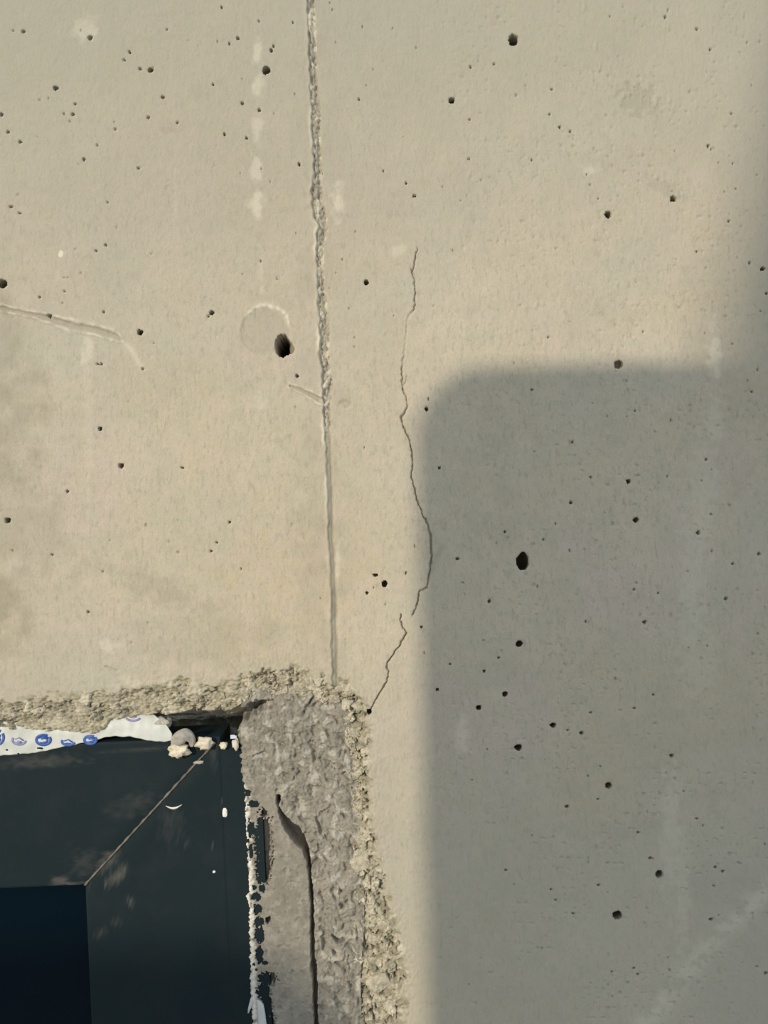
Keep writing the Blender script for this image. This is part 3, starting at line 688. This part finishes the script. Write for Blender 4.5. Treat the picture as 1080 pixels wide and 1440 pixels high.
for i, (a, b, c, r) in enumerate(path):
    p0 = path[max(0, i - 1)]; p1 = path[min(len(path) - 1, i + 1)]
    t = (W(p1[0], p1[1], 0) - W(p0[0], p0[1], 0)).normalized(); nrm = t.cross(Vector((0, 1, 0)))
    ring = []
    for k in range(12):
        an = k * math.tau / 12; rr_ = r * S * (1 + 0.3 * math.sin(k * 2.3 + i * 1.9) + 0.2 * math.sin(k * 3.9 + i * 4.1))
        ring.append(bm.verts.new(W(a, b, c) - f1_.location + nrm * rr_ * math.cos(an) + Vector((0, 1, 0)) * rr_ * math.sin(an)))
    if ringp:
        for k in range(12): bm.faces.new((ringp[k], ringp[(k + 1) % 12], ring[(k + 1) % 12], ring[k]))
    else: bm.faces.new(ring)
    ringp = ring
bm.faces.new(ringp[::-1])
cu = bm_obj('curl', bm, M_FOAMG, f1_); cu['label'] = 'greyed curl of foam'
sb = cu.modifiers.new('round', 'SUBSURF'); sb.levels = sb.render_levels = 2
for (cx, cy, hh, rx, ry, rz, lab, sd_) in ((287, 1045, -10, 13, 9, 7, 'cream foam lump at the upper end of the mitre line', 2), (314, 1048, -12, 5.5, 5, 4, 'small round cream foam bead right of the mitre line', 3), (331, 1046, -10, 4.5, 8, 4, 'upright pale foam bead touching the mortar at the frame corner', 4)):
    tag(lump_mesh('foam_lump', cx, cy, hh, rx, ry, rz, M_FOAM, sd_, 0.35, 1.6, 3), lab, 'foam', 'foam lumps at the frame corner')
tag(lump_mesh('foam_lump', 230, 1016, -22, 12, 8, 8, M_FOAMG, 7, 0.5, 1.5, 3), 'greyish foam lump tucked between the white film and the dark gap', 'foam', 'foam lumps at the frame corner')

bm = bmesh.new(); tops = []; bots = []
for i in range(17):
    t = i / 16; x = 233 + 23 * t; y = 1133 + 3.6 * math.sin(t * math.pi) - 1.8 * t * t; wd = 2.4 * math.sin(math.pi * (0.06 + 0.9 * t)) + 0.4
    base = W(x, y, 0)
    tops.append([bm.verts.new(W(x, y - wd / 2, FH + 0.1)), bm.verts.new(W(x, y, FH + 1.5)), bm.verts.new(W(x, y + wd, FH + 0.1))])
for a, b in zip(tops[:-1], tops[1:]):
    bm.faces.new((a[0], a[1], b[1], b[0])); bm.faces.new((a[1], a[2], b[2], b[1])); bm.faces.new((a[2], a[0], b[0], b[2]))
bm.faces.new(tops[0]); bm.faces.new(tops[-1][::-1])
tag(bm_obj('paint_fleck', bm, M_WHITE), 'thin curved white paint fleck beside the mitre line', 'paint fleck', 'white paint flecks on the frame')
tag(lump_mesh('paint_fleck', 316, 1143, FH + 0.3, 3.6, 7, 1.2, M_WHITE, 9, 0.25, 1.3, 3), 'white drop-shaped paint fleck near the mortar edge', 'paint fleck', 'white paint flecks on the frame')
tag(lump_mesh('paint_fleck', 301, 1226, FH + 0.2, 2.2, 2.0, 0.8, M_WHITE, 12, 0.3, 1.3, 2), 'tiny white paint speck on the side of the frame', 'paint fleck', 'white paint flecks on the frame')
tag(lump_mesh('paint_fleck', 280, 1072, FH + 0.2, 7, 2.6, 0.9, M_FOAMG, 13, 0.4, 1.6, 3), 'greyish smear of filler crossing the upper mitre line', 'paint fleck', 'white paint flecks on the frame')

def strip(name, pts, hh, thick, mat):
    """flat tapered strip with bevelled arrises; pts: (x, y, half width)"""
    bm = bmesh.new(); rp = None
    for (x, y, w), z in zip(pts, hh):
        ring = [bm.verts.new(W(x - w, y, z)), bm.verts.new(W(x - w * .8, y, z + thick * .8)), bm.verts.new(W(x, y, z + thick)), bm.verts.new(W(x + w * .8, y, z + thick * .8)), bm.verts.new(W(x + w, y, z)), bm.verts.new(W(x, y, z - 1))]
        if rp:
            for k in range(6): bm.faces.new((rp[k], rp[(k + 1) % 6], ring[(k + 1) % 6], ring[k]))
        else: bm.faces.new(ring)
        rp = ring
    bm.faces.new(rp[::-1]); return bm_obj(name, bm, mat)
tag(strip('plastic_shim', [(362, 1406, 2), (364, 1409, 4.2), (366, 1413, 5.2), (367.5, 1425, 5.8), (369, 1440, 6.2), (372, 1500, 6.5), (378, 1620, 6.5)], [FH + 1] * 7, 3.2, M_SHIM), 'pale plastic shim wedged upright between frame and mortar', 'shim')
tag(strip('plastic_sliver', [(358, 1398, 1.5), (356, 1404, 4), (353.5, 1411, 3.2), (350.5, 1419, 2), (349, 1425, .8)], [FH + .5, FH + 1.2, FH + 1.2, FH + .8, FH + .2], 1.4, M_SHIM), 'thin torn pale sliver leaning beside the plastic shim', 'plastic scrap')

# ------------------------------------------------------------------ unseen shapes added behind the camera to cast the wall shadows
def sunpoint(px, py, T):
    p = W(px, py, 0); return Vector((p.x + SUN.x * T, -T, p.z + SUN.z * T))
def tube(name, x, y, z0, z1, r, mat, parent=None):
    bm = bmesh.new(); bmesh.ops.create_cone(bm, cap_ends=True, segments=24, radius1=r, radius2=r, depth=z1 - z0)
    bmesh.ops.translate(bm, vec=(x, y, (z0 + z1) / 2), verts=bm.verts); return bm_obj(name, bm, mat, parent)
def shadow_panel(outline, T, thick, name, parent):
    bm = bmesh.new(); f = [bm.verts.new(sunpoint(a, b, T)) for a, b in outline]
    bm.faces.new(f); r = bmesh.ops.extrude_face_region(bm, geom=list(bm.faces))
    bmesh.ops.translate(bm, vec=(0, -thick, 0), verts=[v for v in r['geom'] if isinstance(v, bmesh.types.BMVert)])
    return bm_obj(name, bm, M_PANEL, parent, False)
def corner(cx, cy, r, a0, a1, n=14): return [(cx + r * math.cos(a0 + (a1 - a0) * i / n), cy + r * math.sin(a0 + (a1 - a0) * i / n)) for i in range(n + 1)]
T1 = 1.45  # added panel, its outline shaped to cast the large rounded shadow
st1 = bpy.data.objects.new('shadow_panel_stand', None); COL.objects.link(st1)
tag(st1, 'unseen rounded panel on a post, added to cast the large wall shadow', 'shadow panel')
shadow_panel(corner(688, 618, 104, math.pi * 0.985, math.pi * 1.5) + [(1700, 496), (1740, 2600), (624, 2560)], T1, 0.02, 'shadow_panel', st1)
q = sunpoint(1200, 1500, T1); tube('shadow_panel_post', q.x, q.y - 0.055, 0, q.z + 0.3, 0.03, M_TUBE, st1)
T2 = 4.2  # second added panel, curved so its shade covers the lower frame
st2 = bpy.data.objects.new('shadow_panel_stand', None); COL.objects.link(st2)
tag(st2, 'unseen lower panel on a post, added to shade the foot of the window frame', 'shadow panel')
shadow_panel([(-1500, 1365), (250, 1325)] + corner(280, 1525, 205, -math.pi / 2, -0.25) + [(510, 2300), (-1460, 2360)], T2, 0.02, 'shadow_panel', st2)
q = sunpoint(-400, 1700, T2); tube('shadow_panel_post', q.x, q.y - 0.055, 0, q.z + 0.1, 0.03, M_TUBE, st2)
T3 = 5.2  # added plank, set far off for the soft diagonal shade at upper right
pa, pb = sunpoint(1092, 150, T3), sunpoint(985, 540, T3)
dr = (pb - pa).normalized(); foot = pb + dr * (pb.z / -dr.z); headp = pa - dr * 1.2
nr = Vector((0, 1, 0)).cross(dr).normalized()
if nr.x < 0: nr = -nr
bm = bmesh.new()
f = [bm.verts.new(v) for v in (headp, headp + nr * 0.32, foot + nr * 0.32 + dr * (-nr.z * 0.32 / -dr.z if False else 0), foot)]
bm.faces.new(f); r = bmesh.ops.extrude_face_region(bm, geom=list(bm.faces)); bmesh.ops.translate(bm, vec=(0, -0.045, 0), verts=[v for v in r['geom'] if isinstance(v, bmesh.types.BMVert)])
for v in bm.verts: v.co.z = max(v.co.z, 0.0)
tag(bm_obj('shadow_plank', bm, M_WOOD, None, False), 'unseen leaning timber plank, added to shade the upper right of the wall', 'plank')
